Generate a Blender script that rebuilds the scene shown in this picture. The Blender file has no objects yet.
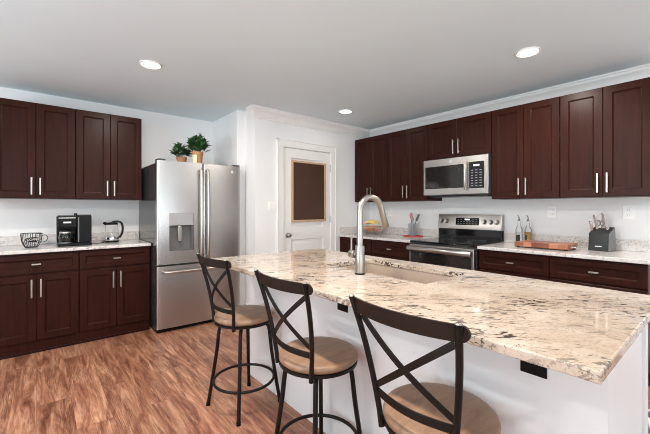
import bpy, bmesh, math, random
from mathutils import Vector, Matrix
R = math.radians
C = bpy.context.scene.collection
scene = bpy.context.scene

# ------------------------------------------------------------------ camera, world, light, exposure
YAW = 50.03
cam_d = bpy.data.cameras.new('camera'); cam = bpy.data.objects.new('camera', cam_d); C.objects.link(cam)
cam.location = (0, 0, 1.273); cam.rotation_euler = (R(90), 0, R(YAW - 90))
cam_d.sensor_width = 36; cam_d.lens = 36 * 344.2 / 650
cam_d.shift_y = -8.15 / 650
cam_d.clip_start = 0.02
scene.camera = cam
vs = scene.view_settings
vs.view_transform = 'Standard'; vs.look = 'None'; vs.gamma = 1; vs.use_curve_mapping = False
vs.exposure = -0.12
w = bpy.data.worlds.new('world'); scene.world = w; w.use_nodes = True
w.node_tree.nodes['Background'].inputs[0].default_value = (.85, .93, 1, 1)
w.node_tree.nodes['Background'].inputs[1].default_value = 1.0
try:
    scene.cycles.diffuse_bounces = 8; scene.cycles.max_bounces = 14
    scene.cycles.sample_clamp_indirect = 6; scene.cycles.caustics_reflective = False; scene.cycles.filter_width = 1.0
except Exception: pass
def area(name, loc, rot, sx, sy, e, col, spread=180):
    d = bpy.data.lights.new(name, 'AREA'); d.shape = 'RECTANGLE'; d.size = sx; d.size_y = sy; d.energy = e; d.color = col; d.spread = R(spread)
    o = bpy.data.objects.new(name, d); o.location = loc; o.rotation_euler = rot; C.objects.link(o); return o
DAY = (.84, .94, 1.0)
# level sky light in each window, then added upward lamps indoors brightening the ceiling
area('sky_rear_window', (1.5, -4.44, 1.35), (R(95), 0, 0), 2.0, 1.9, 9, DAY)
area('sky_rear_door', (-2.2, -4.44, 1.15), (R(95), 0, 0), 2.4, 2.0, 50, DAY)
area('sky_side_window', (-3.94, 1.2, 1.45), (0, R(-95), 0), 1.7, 3.2, 36, DAY)
area('ceiling_fill_rear_door', (-2.2, -4.0, 1.0), (R(140), 0, 0), 2.4, .9, 118, DAY, 120)
area('ceiling_fill_rear_window', (1.5, -4.0, .9), (R(140), 0, 0), 2.0, .9, 52, DAY, 120)
area('ceiling_fill_side_window', (-3.5, 1.2, 1.0), (0, R(-140), 0), .9, 3.2, 136, DAY, 120)
WARM = (1.0, .93, .84)
CAN_W = 27

# ------------------------------------------------------------------ materials
def lin(c): return tuple((v / 12.92 if v <= .04045 else ((v + .055) / 1.055) ** 2.4) for v in [x / 255 for x in c])
class NT:
    def __init__(s, name):
        s.m = bpy.data.materials.new(name); s.m.use_nodes = True; s.t = s.m.node_tree; s.b = s.t.nodes['Principled BSDF']
    def n(s, typ, **kw):
        o = s.t.nodes.new(typ)
        for k, v in kw.items():
            if k.startswith('i_'): o.inputs[int(k[2:])].default_value = v
            else: setattr(o, k, v)
        return o
    def l(s, a, b): s.t.links.new(a, b)
    def set(s, **kw):
        for k, v in kw.items(): s.b.inputs[k.replace('_', ' ')].default_value = v
    def coord(s, scale=(1, 1, 1), rot=(0, 0, 0)):
        c = s.n('ShaderNodeTexCoord'); mp = s.n('ShaderNodeMapping'); mp.inputs['Scale'].default_value = scale; mp.inputs['Rotation'].default_value = rot
        s.l(c.outputs['Object'], mp.inputs[0]); return mp.outputs[0]
    def noise(s, vec, scale, detail=4, rough=.55, dist=0.):
        o = s.n('ShaderNodeTexNoise'); s.l(vec, o.inputs['Vector']); o.inputs['Scale'].default_value = scale
        o.inputs['Detail'].default_value = detail; o.inputs['Roughness'].default_value = rough; o.inputs['Distortion'].default_value = dist; return o.outputs[0]
    def ramp(s, fac, stops):
        o = s.n('ShaderNodeValToRGB'); s.l(fac, o.inputs[0]); e = o.color_ramp.elements
        while len(e) < len(stops): e.new(.5)
        for el, (p, c) in zip(e, stops): el.position = p; el.color = (*c, 1) if len(c) == 3 else c
        return o.outputs[0]
    def mix(s, fac, a, b, mode='MIX'):
        o = s.n('ShaderNodeMix', data_type='RGBA', blend_type=mode)
        for i, v in ((0, fac), (6, a), (7, b)):
            if isinstance(v, (int, float)): o.inputs[i].default_value = v
            elif isinstance(v, tuple): o.inputs[i].default_value = (*v, 1)
            else: s.l(v, o.inputs[i])
        return o.outputs[2]
    def bump(s, h, strength, dist=.002):
        o = s.n('ShaderNodeBump'); s.l(h, o.inputs['Height']); o.inputs['Strength'].default_value = strength; o.inputs['Distance'].default_value = dist
        s.l(o.outputs[0], s.b.inputs['Normal'])
def plain(name, rgb, rough=.5, metal=0, coat=0, var=.06, spec=.5, vscale=6):
    t = NT(name); t.set(Roughness=rough, Metallic=metal, Coat_Weight=coat, Specular_IOR_Level=spec)
    c = lin(rgb); n = t.noise(t.coord(), vscale, 3)
    t.l(t.ramp(n, [(.3, tuple(v * (1 - var) for v in c)), (.7, tuple(min(1, v * (1 + var)) for v in c))]), t.b.inputs['Base Color'])
    return t.m
def mk_paint(name, rgb, rough=.6):
    t = NT(name); t.set(Roughness=rough, Specular_IOR_Level=.35); c = lin(rgb); v = t.coord()
    t.l(t.ramp(t.noise(v, 1.3, 2), [(.3, tuple(x * .985 for x in c)), (.7, tuple(min(1, x * 1.01) for x in c))]), t.b.inputs['Base Color'])
    t.bump(t.noise(v, 220, 2), .08, .001); return t.m
def mk_wood(name, dark, light, sc=(28, 28, 1.6), rough=.32, coat=.0):
    t = NT(name); t.set(Roughness=rough, Coat_Weight=coat, Coat_Roughness=.22, Specular_IOR_Level=.1)
    n = t.noise(t.coord(sc), 1.6, 5, .6, .6)
    t.l(t.ramp(n, [(.25, lin(dark)), (.75, lin(light))]), t.b.inputs['Base Color']); t.bump(n, .05, .001); return t.m
def mk_floor():
    t = NT('wood plank flooring'); t.set(Roughness=.34, Specular_IOR_Level=.4)
    v = t.coord((1, 1, 1), (0, 0, R(90)))
    br = t.n('ShaderNodeTexBrick'); t.l(v, br.inputs['Vector']); br.offset = .37; br.offset_frequency = 2
    br.inputs['Color1'].default_value = (0, 0, 0, 1); br.inputs['Color2'].default_value = (1, 1, 1, 1); br.inputs['Mortar'].default_value = (.5, .5, .5, 1)
    br.inputs['Scale'].default_value = 1; br.inputs['Mortar Size'].default_value = .0009; br.inputs['Brick Width'].default_value = 1.22; br.inputs['Row Height'].default_value = .18
    def shifted(sc):
        a = t.n('ShaderNodeVectorMath', operation='MULTIPLY_ADD'); t.l(br.outputs[0], a.inputs[0]); a.inputs[1].default_value = (9.3, 5.1, 3.7); t.l(t.coord(sc), a.inputs[2]); return a.outputs[0]
    g = t.noise(shifted((11, 1.3, 1)), 1.5, 8, .66, .9)
    g2 = t.noise(shifted((28, 2.3, 1)), 1.7, 9, .74, 1.0)
    g3 = t.noise(shifted((64, 1.9, 1)), 1.5, 5, .7, .8)
    wv = t.n('ShaderNodeTexWave', wave_type='RINGS', rings_direction='Y'); t.l(shifted((11, 1.4, 1)), wv.inputs[0]); wv.inputs['Scale'].default_value = 3.4; wv.inputs['Distortion'].default_value = 8; wv.inputs['Detail'].default_value = 4; wv.inputs['Detail Scale'].default_value = 1.4
    base = t.ramp(g, [(.32, lin((106, 64, 49))), (.44, lin((145, 95, 74))), (.54, lin((173, 124, 98))), (.66, lin((200, 154, 125)))])
    fine = t.ramp(g2, [(.36, (.52, .45, .42)), (.46, (.88, .86, .85)), (.55, (1.04, 1.04, 1.04)), (.66, (1.24, 1.22, 1.20))])
    col = t.mix(1., base, fine, 'MULTIPLY')
    col = t.mix(t.ramp(g3, [(.56, (0, 0, 0)), (.66, (.5, .5, .5))]), col, lin((96, 58, 44)))
    patch = t.ramp(t.noise(shifted((3.5, .8, 1)), 1.3, 2, .5), [(.50, (0, 0, 0)), (.58, (.75, .75, .75))])
    col = t.mix(t.mix(1., t.ramp(wv.outputs[1], [(.0, (1, 1, 1)), (.3, (0, 0, 0))]), patch, 'MULTIPLY'), col, lin((92, 56, 42)))
    tone = t.ramp(br.outputs[0], [(0, (.84, .80, .78)), (1, (1.10, 1.09, 1.08))])
    col = t.mix(1., col, tone, 'MULTIPLY')
    col = t.mix(t.ramp(br.outputs[1], [(0, (0, 0, 0)), (1, (.55, .55, .55))]), col, lin((84, 50, 38)))
    t.l(col, t.b.inputs['Base Color'])
    t.bump(g2, .10, .001); return t.m
def mk_granite(name, pale=0.):  # pale: same stone with cool daylight reflection painted into its colour
    t = NT(name); t.set(Roughness=.07, Specular_IOR_Level=.5)
    v = t.coord()
    def streak(ang, sx, sy, off):
        a = t.n('ShaderNodeMapping'); t.l(v, a.inputs[0]); a.inputs['Rotation'].default_value = (0, 0, R(ang)); a.inputs['Location'].default_value = (off, off * .7, 0)
        b = t.n('ShaderNodeMapping'); t.l(a.outputs[0], b.inputs[0]); b.inputs['Scale'].default_value = (sx, sy, sy); return b.outputs[0]
    def L(c): c = lin(c); g = lin((236, 236, 239)); return tuple(x * (1 - pale) + y * pale for x, y in zip(c, g))
    cloud = t.noise(v, 3.0, 6, .65, .7)
    base = t.ramp(cloud, [(.30, L((172, 152, 134))), (.44, L((193, 175, 157))), (.60, L((203, 188, 174))), (.76, L((196, 191, 187)))])
    base = t.mix(t.ramp(t.noise(v, 9, 5, .7, .4), [(.58, (0, 0, 0)), (.74, (.6 * (1 - pale),) * 3)]), base, lin((186, 156, 130)))
    grain = t.noise(v, 110, 4, .7)
    base = t.mix(1., base, t.ramp(grain, [(.34, (.72, .69, .66)), (.47, (1, 1, 1)), (.8, (1.04, 1.04, 1.04))]), 'MULTIPLY')
    where = t.ramp(t.noise(v, 2.3, 3, .6, .5), [(.38, (.08, .08, .08)), (.56, (1, 1, 1))])
    veil = t.ramp(t.noise(streak(40, 2.2, 6, .3), 1.7, 7, .7, .9), [(.50, (0, 0, 0)), (.62, (.38 - .25 * pale,) * 3)])
    base = t.mix(t.mix(1., veil, where, 'MULTIPLY'), base, lin((152, 144, 141)))
    for ang, sx, sy, off, lo, hi in ((42, 3.2, 11, 0., .578, .598), (55, 5, 17, 3.1, .578, .600), (30, 2.2, 8, 7.7, .615, .632)):
        st = t.ramp(t.noise(streak(ang, sx, sy, off), 2.6, 5, .6, 1.6), [(lo, (0, 0, 0)), (hi, (.95 - .9 * pale,) * 3)])
        base = t.mix(t.mix(1., st, where, 'MULTIPLY'), base, lin((46, 38, 37)))
    d = t.noise(v, 48, 3, .7, .3)
    base = t.mix(t.ramp(d, [(.66, (0, 0, 0)), (.71, (.8 - .5 * pale,) * 3)]), base, lin((70, 58, 56)))
    if pale: base = t.mix(t.ramp(t.noise(v, 30, 5, .75, .6), [(.54, (0, 0, 0)), (.66, (.5, .5, .5))]), base, lin((166, 164, 165)))
    t.l(base, t.b.inputs['Base Color']); return t.m
def mk_steel(name, rgb=(200, 198, 196), rough=.27, sc=(1.5, 1.5, 160), var=1.):
    t = NT(name); t.set(Metallic=1., Roughness=rough)
    n = t.noise(t.coord(sc), 3, 4, .6); c = lin(rgb)
    t.l(t.ramp(n, [(.3, tuple(x * (1 - .015 * var) for x in c)), (.7, tuple(min(1, x * (1 + .012 * var)) for x in c))]), t.b.inputs['Base Color'])
    t.l(t.ramp(n, [(.3, (rough * (1 - .04 * var),) * 3), (.7, (rough * (1 + .05 * var),) * 3)]), t.b.inputs['Roughness'])
    return t.m
def mk_glass(name, rgb=(255, 255, 255), rough=.0, ior=1.35):
    t = NT(name); t.set(Roughness=rough, Transmission_Weight=1., IOR=ior); t.b.inputs['Base Color'].default_value = (*lin(rgb), 1); return t.m
def mk_emit(name, rgb, s):
    t = NT(name); t.b.inputs['Emission Color'].default_value = (*lin(rgb), 1); t.set(Emission_Strength=s); return t.m
def mk_butcher():
    t = NT('end grain board'); t.set(Roughness=.4); v = t.coord()
    br = t.n('ShaderNodeTexBrick'); t.l(t.coord((1, 1, 1)), br.inputs['Vector']); br.offset = .0
    br.inputs['Color1'].default_value = (*lin((112, 58, 42)), 1); br.inputs['Color2'].default_value = (*lin((184, 122, 88)), 1); br.inputs['Mortar'].default_value = (*lin((110, 60, 45)), 1)
    br.inputs['Scale'].default_value = 1; br.inputs['Mortar Size'].default_value = .001; br.inputs['Brick Width'].default_value = .08; br.inputs['Row Height'].default_value = .07
    t.l(t.mix(1., br.outputs[0], t.ramp(t.noise(v, 30, 4), [(.3, (.8, .8, .8)), (.7, (1.1, 1.1, 1.1))]), 'MULTIPLY'), t.b.inputs['Base Color']); return t.m
def mk_seat():
    t = NT('taupe suede'); t.set(Roughness=.42, Specular_IOR_Level=.45); v = t.coord()
    n = t.noise(t.coord((1, 5, 1)), 7, 5, .65, .5)
    t.l(t.ramp(n, [(.3, lin((128, 98, 77))), (.7, lin((160, 127, 102)))]), t.b.inputs['Base Color']); t.bump(t.noise(v, 160, 3), .1, .001); return t.m
def mk_rug():
    t = NT('patterned rug'); t.set(Roughness=.95); v = t.coord()
    vo = t.n('ShaderNodeTexVoronoi', feature='DISTANCE_TO_EDGE'); t.l(v, vo.inputs[0]); vo.inputs['Scale'].default_value = 7
    t.l(t.ramp(vo.outputs[0], [(.04, lin((70, 78, 92))), (.10, lin((214, 212, 210)))]), t.b.inputs['Base Color']); t.bump(t.noise(v, 300, 2), .3, .002); return t.m
M = dict(
    wall=mk_paint('white wall paint', (231, 231, 231)), ceil=mk_paint('ceiling paint', (222, 234, 239), .75),
    trim=plain('white trim enamel', (232, 231, 229), .35, var=.01), island=plain('white island panel', (230, 231, 233), .38, var=.008),
    floor=mk_floor(), granite=mk_granite('cream granite'), granite_daylit=mk_granite('cream granite daylit', .62), wood=mk_wood('espresso stained wood', (39, 18, 13), (58, 28, 20)),
    wooddark=mk_wood('espresso toe board', (38, 20, 18), (48, 25, 22)), steel=mk_steel('brushed stainless steel', (182, 178, 175), .3), steelv=mk_steel('vertical brushed stainless', (182, 179, 177), .27, (60, 60, .6), .15),
    nickel=mk_steel('brushed nickel', (188, 182, 175), .3), faucet=mk_steel('satin faucet nickel', (166, 160, 153), .3), chrome=mk_steel('polished chrome', (225, 225, 225), .1, (2, 2, 2)),
    sidegrey=plain('grey enamelled steel', (58, 57, 58), .09, var=.03, spec=.8), recess=plain('dark dispenser cavity', (104, 103, 104), .4, metal=.2, var=.03), blackglass=plain('black glass', (16, 15, 16), .06, var=.1), blackpl=plain('black plastic', (17, 16, 17), .3, var=.1, spec=.15),
    darkglass=plain('smoked oven glass', (34, 31, 30), .09, var=.08), iron=plain('bronze black iron', (26, 22, 20), .4, metal=.0, var=.12, spec=.2), bronze=plain('dark bronze rail', (38, 27, 23), .42, metal=.0, var=.15, spec=.2),
    seat=mk_seat(), board=plain('chalkboard slate', (72, 48, 36), .4, var=.15, vscale=2.5), pine=mk_wood('light pine frame', (182, 148, 118), (206, 174, 142), (20, 20, 2), .5, .05),
    outlet=plain('white outlet plastic', (236, 236, 234), .35, var=.01), glass=mk_glass('clear glass'), pressed=mk_glass('frosted pressed glass', (236, 236, 240), .3), lamp=mk_emit('lit lamp lens', (255, 246, 232), 9.),
    terra=plain('terracotta', (166, 118, 82), .8, var=.15), wrap=plain('cream paper label', (222, 200, 164), .8), soil=plain('potting soil', (44, 32, 24), .95, var=.3, vscale=60),
    leaf=plain('dark glossy leaf', (38, 74, 36), .42, var=.45, vscale=14), orange=plain('orange peel', (226, 140, 66), .5, var=.08, vscale=30), banana=plain('banana peel', (232, 204, 130), .5, var=.1), peach=plain('peach skin', (224, 150, 104), .55, var=.18),
    butcher=mk_butcher(), oil=plain('golden oil', (176, 132, 36), .12, var=.1), vinegar=plain('black label paper', (24, 22, 22), .4), blockgrey=plain('charcoal knife block', (44, 46, 48), .5, var=.06, spec=.3), blockside=plain('grey block side', (112, 112, 114), .4, var=.05),
    red=plain('red lacquer trivet', (178, 62, 58), .5, var=.2, vscale=40), pink=plain('pink silicone', (196, 140, 138), .5), greyplastic=plain('grey plastic', (104, 104, 108), .45), wire=plain('black wire', (38, 36, 36), .4, metal=.4), silverwire=plain('silver wire', (190, 180, 176), .3, metal=.8),
    markwhite=plain('printed white mark', (226, 226, 224), .4, var=.01), screen=mk_emit('lit display digits', (225, 235, 240), 1.2), rug=mk_rug(), amber=mk_glass('smoky carafe glass', (210, 205, 200)), button=plain('grey key legends', (140, 140, 142), .5, var=.02), dispenser=plain('grey dispenser plastic', (160, 160, 162), .35, metal=.3, var=.03), sinksteel=plain('satin sink steel', (206, 188, 172), .4, metal=.55, var=.02))

# ------------------------------------------------------------------ geometry helpers
class MB:
    def __init__(s): s.bm = bmesh.new()
    def quadbox(s, p):       # 8 points: bottom 4 ccw then top 4 ccw
        v = [s.bm.verts.new(q) for q in p]
        for f in ((3, 2, 1, 0), (4, 5, 6, 7), (0, 1, 5, 4), (1, 2, 6, 5), (2, 3, 7, 6), (3, 0, 4, 7)): s.bm.faces.new([v[i] for i in f])
        return s
    def box(s, x0, x1, y0, y1, z0, z1):
        return s.quadbox([(x0, y0, z0), (x1, y0, z0), (x1, y1, z0), (x0, y1, z0), (x0, y0, z1), (x1, y0, z1), (x1, y1, z1), (x0, y1, z1)])
    def rings(s, rings, cap0=True, cap1=True, closed=False):
        vr = [[s.bm.verts.new(p) for p in r] for r in rings]; n = len(vr[0])
        pairs = list(zip(vr, vr[1:])) + ([(vr[-1], vr[0])] if closed else [])
        for a, b in pairs:
            for i in range(n): s.bm.faces.new((a[i], a[(i + 1) % n], b[(i + 1) % n], b[i]))
        if not closed:
            if cap0: s.bm.faces.new(vr[0][::-1])
            if cap1: s.bm.faces.new(vr[-1])
        return s
    def frames(s, pts, closed=False, up=None):
        P = [Vector(p) for p in pts]; n = len(P); out = []; prev = None
        for i in range(n):
            if closed: t = P[(i + 1) % n] - P[i - 1]
            else: t = P[min(i + 1, n - 1)] - P[max(i - 1, 0)]
            t.normalize()
            if up is not None: a = Vector(up)
            elif prev is None: a = Vector((0, 0, 1)) if abs(t.z) < .9 else Vector((1, 0, 0))
            else: a = prev
            a = a - t * a.dot(t)
            if a.length < 1e-5: a = t.orthogonal()
            a.normalize(); prev = a; out.append((P[i], a, t.cross(a)))
        return out
    def tube(s, pts, r, seg=10, closed=False):
        rr = r if isinstance(r, (list, tuple)) else [r] * len(pts)
        return s.rings([[p + (a * math.cos(2 * math.pi * k / seg) + b * math.sin(2 * math.pi * k / seg)) * q for k in range(seg)] for (p, a, b), q in zip(s.frames(pts, closed), rr)], closed=closed)
    def bar(s, pts, wd, th, up):   # flat bar; up = direction of width
        return s.rings([[p + a * (sx * wd / 2) + b * (sy * th / 2) for sx, sy in ((1, 1), (-1, 1), (-1, -1), (1, -1))] for p, a, b in s.frames(pts, False, up)])
    def cyl(s, p0, p1, r, seg=16): return s.tube([p0, p1], r, seg)
    def lathe(s, prof, c=(0, 0, 0), seg=28, cap0=True, cap1=True):
        return s.rings([[(c[0] + r * math.cos(2 * math.pi * k / seg), c[1] + r * math.sin(2 * math.pi * k / seg), c[2] + z) for k in range(seg)] for r, z in prof], cap0, cap1)
    def ball(s, c, r, seg=14, sz=1.):
        n = 8; return s.lathe([(max(1e-4, r * math.sin(math.pi * i / n)), -r * sz * math.cos(math.pi * i / n)) for i in range(n + 1)], c, seg)
    def panel(s, x0, x1, z0, z1, yb, loops):   # front faces -y; loops (inset, y offset from yb)
        s.rings([[(x0 + i, yb - d, z0 + i), (x1 - i, yb - d, z0 + i), (x1 - i, yb - d, z1 - i), (x0 + i, yb - d, z1 - i)] for i, d in loops]); return s
    def build(s, name, mat, parent=None, bevel=0., seg=2, ang=None, loc=None):
        if ang is None: ang = 22 if bevel else 50
        bm = s.bm; bmesh.ops.recalc_face_normals(bm, faces=bm.faces)
        if bevel:
            es = [e for e in bm.edges if len(e.link_faces) == 2 and e.calc_face_angle(0) > R(50)]
            bmesh.ops.bevel(bm, geom=es, offset=bevel, segments=seg, profile=.5, affect='EDGES', clamp_overlap=True)
        for f in bm.faces: f.smooth = True
        for e in bm.edges:
            if len(e.link_faces) == 2 and e.calc_face_angle(0) > R(ang): e.smooth = False
        me = bpy.data.meshes.new(name); bm.to_mesh(me); bm.free(); me.materials.append(M[mat] if isinstance(mat, str) else mat)
        o = bpy.data.objects.new(name, me); C.objects.link(o)
        if parent: o.parent = parent
        if loc: o.location = loc
        return o
def tag(o, label=None, cat=None, group=None, kind=None):
    for k, v in (('label', label), ('category', cat), ('group', group), ('kind', kind)):
        if v: o[k] = v
    return o
def thing(name, label, cat, loc=(0, 0, 0), rz=0, group=None):
    o = bpy.data.objects.new(name, None); C.objects.link(o); o.location = loc; o.rotation_euler = (0, 0, R(rz)); o.empty_display_size = .05
    return tag(o, label, cat, group)
def struct(name, mb, mat, parent=None, **kw):
    o = mb.build(name, mat, parent, **kw)
    if not parent: o['kind'] = 'structure'
    return o
def arc(c, r, a0, a1, n, ax=(1, 0, 0), ay=(0, 0, 1)):
    c, ax, ay = Vector(c), Vector(ax), Vector(ay)
    return [c + ax * r * math.cos(R(a0 + (a1 - a0) * i / n)) + ay * r * math.sin(R(a0 + (a1 - a0) * i / n)) for i in range(n + 1)]
def bez(p0, p1, p2, n=8):
    p0, p1, p2 = Vector(p0), Vector(p1), Vector(p2); return [p0 * (1 - t) ** 2 + p1 * 2 * t * (1 - t) + p2 * t * t for t in [i / n for i in range(n + 1)]]
def spline(pts, n=6):
    P = [Vector(p) for p in pts]; P = [P[0] * 2 - P[1]] + P + [P[-1] * 2 - P[-2]]; out = []
    for i in range(1, len(P) - 2):
        a, b, c, d = P[i - 1:i + 3]
        for k in range(n):
            t = k / n; out.append(.5 * (2 * b + (c - a) * t + (2 * a - 5 * b + 4 * c - d) * t * t + (3 * b - a - 3 * c + d) * t ** 3))
    return out + [P[-2]]

# ------------------------------------------------------------------ the setting
XB, YA, YD, ZC = 3.908, 4.59, 3.60, 2.46
XL, YR = -4.0, -4.5
struct('floor', MB().box(XL - .1, XB + .1, YR - .1, YA + .1, -.06, 0), 'floor')
struct('ceiling', MB().box(XL - .1, XB + .1, YR - .1, YA + .1, ZC, ZC + .08), 'ceil')
struct('wall_back', MB().box(XL - .1, 1.849, YA, YA + .1, 0, ZC), 'wall')
struct('wall_right', MB().box(XB, XB + .1, YR, YD + .1, 0, ZC), 'wall')
mb = MB().box(1.849, 1.953, 3.854, YA + .1, 0, ZC).box(1.953, 2.053, YD, YA + .1, 0, ZC)
mb.box(2.053, 2.337, YD, YD + .1, 0, ZC).box(3.113, XB + .1, YD, YD + .1, 0, ZC).box(2.337, 3.113, YD, YD + .1, 2.046, ZC)
struct('wall_pantry', mb, 'wall')
# rear and left walls (behind the camera) with window openings
def wall_open(name, axis, a0, a1, pos, t, holes):
    mb = MB(); cuts = sorted(holes); x = a0
    def bx(u0, u1, z0, z1):
        if axis == 'x': mb.box(u0, u1, pos - t, pos, z0, z1)
        else: mb.box(pos - t, pos, u0, u1, z0, z1)
    for (h0, h1, z0, z1) in cuts:
        bx(x, h0, 0, ZC)
        if z0 > 0: bx(h0, h1, 0, z0)
        bx(h0, h1, z1, ZC); x = h1
    bx(x, a1, 0, ZC); struct(name, mb, 'wall')
wall_open('wall_rear', 'x', XL - .1, XB, YR, .1, [(-3.4, -1.0, .12, 2.16), (.5, 2.5, .4, 2.3)])
wall_open('wall_left', 'y', YR, YA, XL, .1, [(-.4, 2.8, .6, 2.3)])
def win(name, axis, u0, u1, z0, z1, pos, n):
    mb = MB()
    def bx(a, b, c, d):
        if axis == 'x': mb.box(a, b, pos - .09, pos - .03, c, d)
        else: mb.box(pos - .09, pos - .03, a, b, c, d)
    f = .05
    bx(u0, u1, z0, z0 + f); bx(u0, u1, z1 - f, z1)
    for i in range(n + 1):
        c = u0 + (u1 - u0 - f) * i / n; bx(c, c + f, z0 + f, z1 - f)
    o = struct(name, mb, 'trim')
    g = MB()
    if axis == 'x': g.box(u0 + .02, u1 - .02, pos - .065, pos - .06, z0 + .02, z1 - .02)
    else: g.box(pos - .065, pos - .06, u0 + .02, u1 - .02, z0 + .02, z1 - .02)
    g.build('window_pane', 'glass', o)
win('window_1', 'x', .5, 2.5, .4, 2.3, YR, 2); win('window_2', 'x', -3.4, -1.0, .12, 2.16, YR, 2); win('window_3', 'y', -.4, 2.8, .6, 2.3, XL, 3)

# crown moulding: profile (out from wall, z)
CR = [(0, ZC - .125), (.012, ZC - .125), (.014, ZC - .11), (.024, ZC - .10), (.034, ZC - .075), (.052, ZC - .048), (.064, ZC - .036), (.066, ZC - .018), (.075, ZC - .016), (.075, ZC), (0, ZC)]
mb = MB()
mb.rings([[(XB - o, YR + .0, z) for o, z in CR], [(XB - o, YD - o, z) for o, z in CR], [(1.953 - o, YD - o, z) for o, z in CR], [(1.953 - o, 3.69, z) for o, z in CR]])
struct('trim_1', mb, 'trim', ang=18)
# baseboards
mb = MB().box(1.953, 2.25, YD - .014, YD, 0, .12).box(3.215, 3.29, YD - .014, YD, 0, .12).box(1.939, 1.953, YD - .014, 3.854, 0, .12)
struct('baseboard_pantry', mb, 'trim', bevel=.003)
struct('baseboard_right', MB().box(XB - .014, XB, YR, .36, 0, .12), 'trim', bevel=.003)
struct('baseboard_back', MB().box(XL, -.33, YA - .014, YA, 0, .12), 'trim', bevel=.003)
# pantry door casing and door
cs = MB()
for x0, x1 in ((2.252, 2.337), (3.113, 3.198)): cs.box(x0, x1, YD - .018, YD, 0, 2.046)
cs.box(2.252, 3.198, YD - .018, YD, 2.046, 2.131)
for x0, x1 in ((2.244, 2.26), (3.19, 3.206)): cs.box(x0, x1, YD - .026, YD, 0, 2.139)
cs.box(2.244, 3.206, YD - .026, YD, 2.123, 2.139)
cs.box(2.337, 2.343, YD - .01, YD + .1, 0, 2.046).box(3.107, 3.113, YD - .01, YD + .1, 0, 2.046).box(2.337, 3.113, YD - .01, YD + .1, 2.04, 2.046)
struct('trim_2', cs, 'trim', bevel=.004)
DX0, DX1, DY = 2.345, 3.105, YD + .034
def door_leaf():
    m = MB(); x0, x1 = DX0, DX1
    def rect(a, b, c, d): m.box(a, b, DY - .034, DY, c, d)
    st = .115
    rect(x0, x0 + st, .01, 2.036); rect(x1 - st, x1, .01, 2.036)
    for a, b in ((.01, .22), (.885, 1.03), (1.92, 2.036)): rect(x0 + st, x1 - st, a, b)
    for a, b in ((.22, .885), (1.03, 1.92)):
        m.panel(x0 + st, x1 - st, a, b, DY - .002, [(0, 0), (0, .030), (.010, .016), (.022, .014), (.055, .028), (.056, .028)])
    return m
dr = struct('door_1', door_leaf(), 'trim')
k = MB(); kx, kz = 2.405, .945
k.lathe([(.031, 0), (.031, .006), (.012, .010), (.012, .03), (.024, .036), (.028, .048), (.024, .058), (.006, .062)])
ko = k.build('door_knob', 'nickel', dr); ko.matrix_local = Matrix.Translation((kx, DY - .034, kz)) @ Matrix.Rotation(R(90), 4, 'X')
for z in (.26, 1.13, 1.83):
    h = MB().cyl((DX1 + .002, DY - .040, z - .045), (DX1 + .002, DY - .040, z + .045), .007, 10).cyl((DX1 + .002, DY - .040, z + .045), (DX1 + .002, DY - .040, z + .052), .004, 8)
    h.build('hinge', 'steel', dr)
# chalkboard hanging on the door
cb = thing('chalkboard', 'dark chalkboard in thin light wood frame hanging on the white pantry door', 'chalkboard', (2.458, DY - .034, 1.108))
W_, H_ = .558, .779
fm = MB()
for a, b, c, d in ((0, W_, 0, .024), (0, W_, H_ - .024, H_), (0, .024, .024, H_ - .024), (W_ - .024, W_, .024, H_ - .024)): fm.box(a, b, -.024, 0, c, d)
fm.build('frame', 'pine', cb, bevel=.002)
MB().box(.02, W_ - .02, -.012, -.002, .02, H_ - .02).build('slate', 'board', cb)
# switch plate
sw = thing('light_switch', 'white double rocker light switch plate on wall left of pantry door', 'switch', (2.183, YD, 1.307))
MB().box(-.058, .058, -.006, 0, -.06, .06).build('plate', 'outlet', sw, bevel=.003)
for s in (-1, 1): MB().box(s * .023 - .016, s * .023 + .016, -.010, -.004, -.034, .034).build('rocker', 'outlet', sw, bevel=.002)

# ------------------------------------------------------------------ recessed ceiling lights
def can(x, y, label, e=1.):
    t = thing('ceiling_light', label, 'light', (x, y, ZC), 0, 'recessed ceiling lights')
    MB().lathe([(.088, 0), (.086, -.007), (.076, -.010), (.068, -.004), (.068, 0)], seg=36, cap0=False, cap1=False).build('trim_ring', 'trim', t)
    MB().lathe([(.069, -.001), (.069, -.005), (.05, -.008), (.001, -.009)], seg=32).build('lens', 'lamp', t)
    d = bpy.data.lights.new('recessed lamp', 'AREA'); d.shape = 'DISK'; d.size = .14; d.energy = CAN_W * e; d.color = WARM; d.spread = R(180)
    o = bpy.data.objects.new('recessed_lamp', d); C.objects.link(o); o.parent = t; o.location = (0, 0, -.02)
can(.72, 3.09, 'round recessed ceiling light above floor in front of refrigerator, leftmost lit one')
can(2.885, 3.05, 'round recessed ceiling light near the pantry door wall, the farthest lit one', .06)
can(2.85, 1.01, 'round recessed ceiling light in front of right wall cabinets, the largest lit one')
can(.72, 1.01, 'round recessed ceiling light above the bar stools, just outside the view', 1.5)
can(2.85, -1.05, 'round recessed ceiling light behind the camera near right wall')
can(-1.45, 1.01, 'round recessed ceiling light left of camera over open floor')

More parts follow.
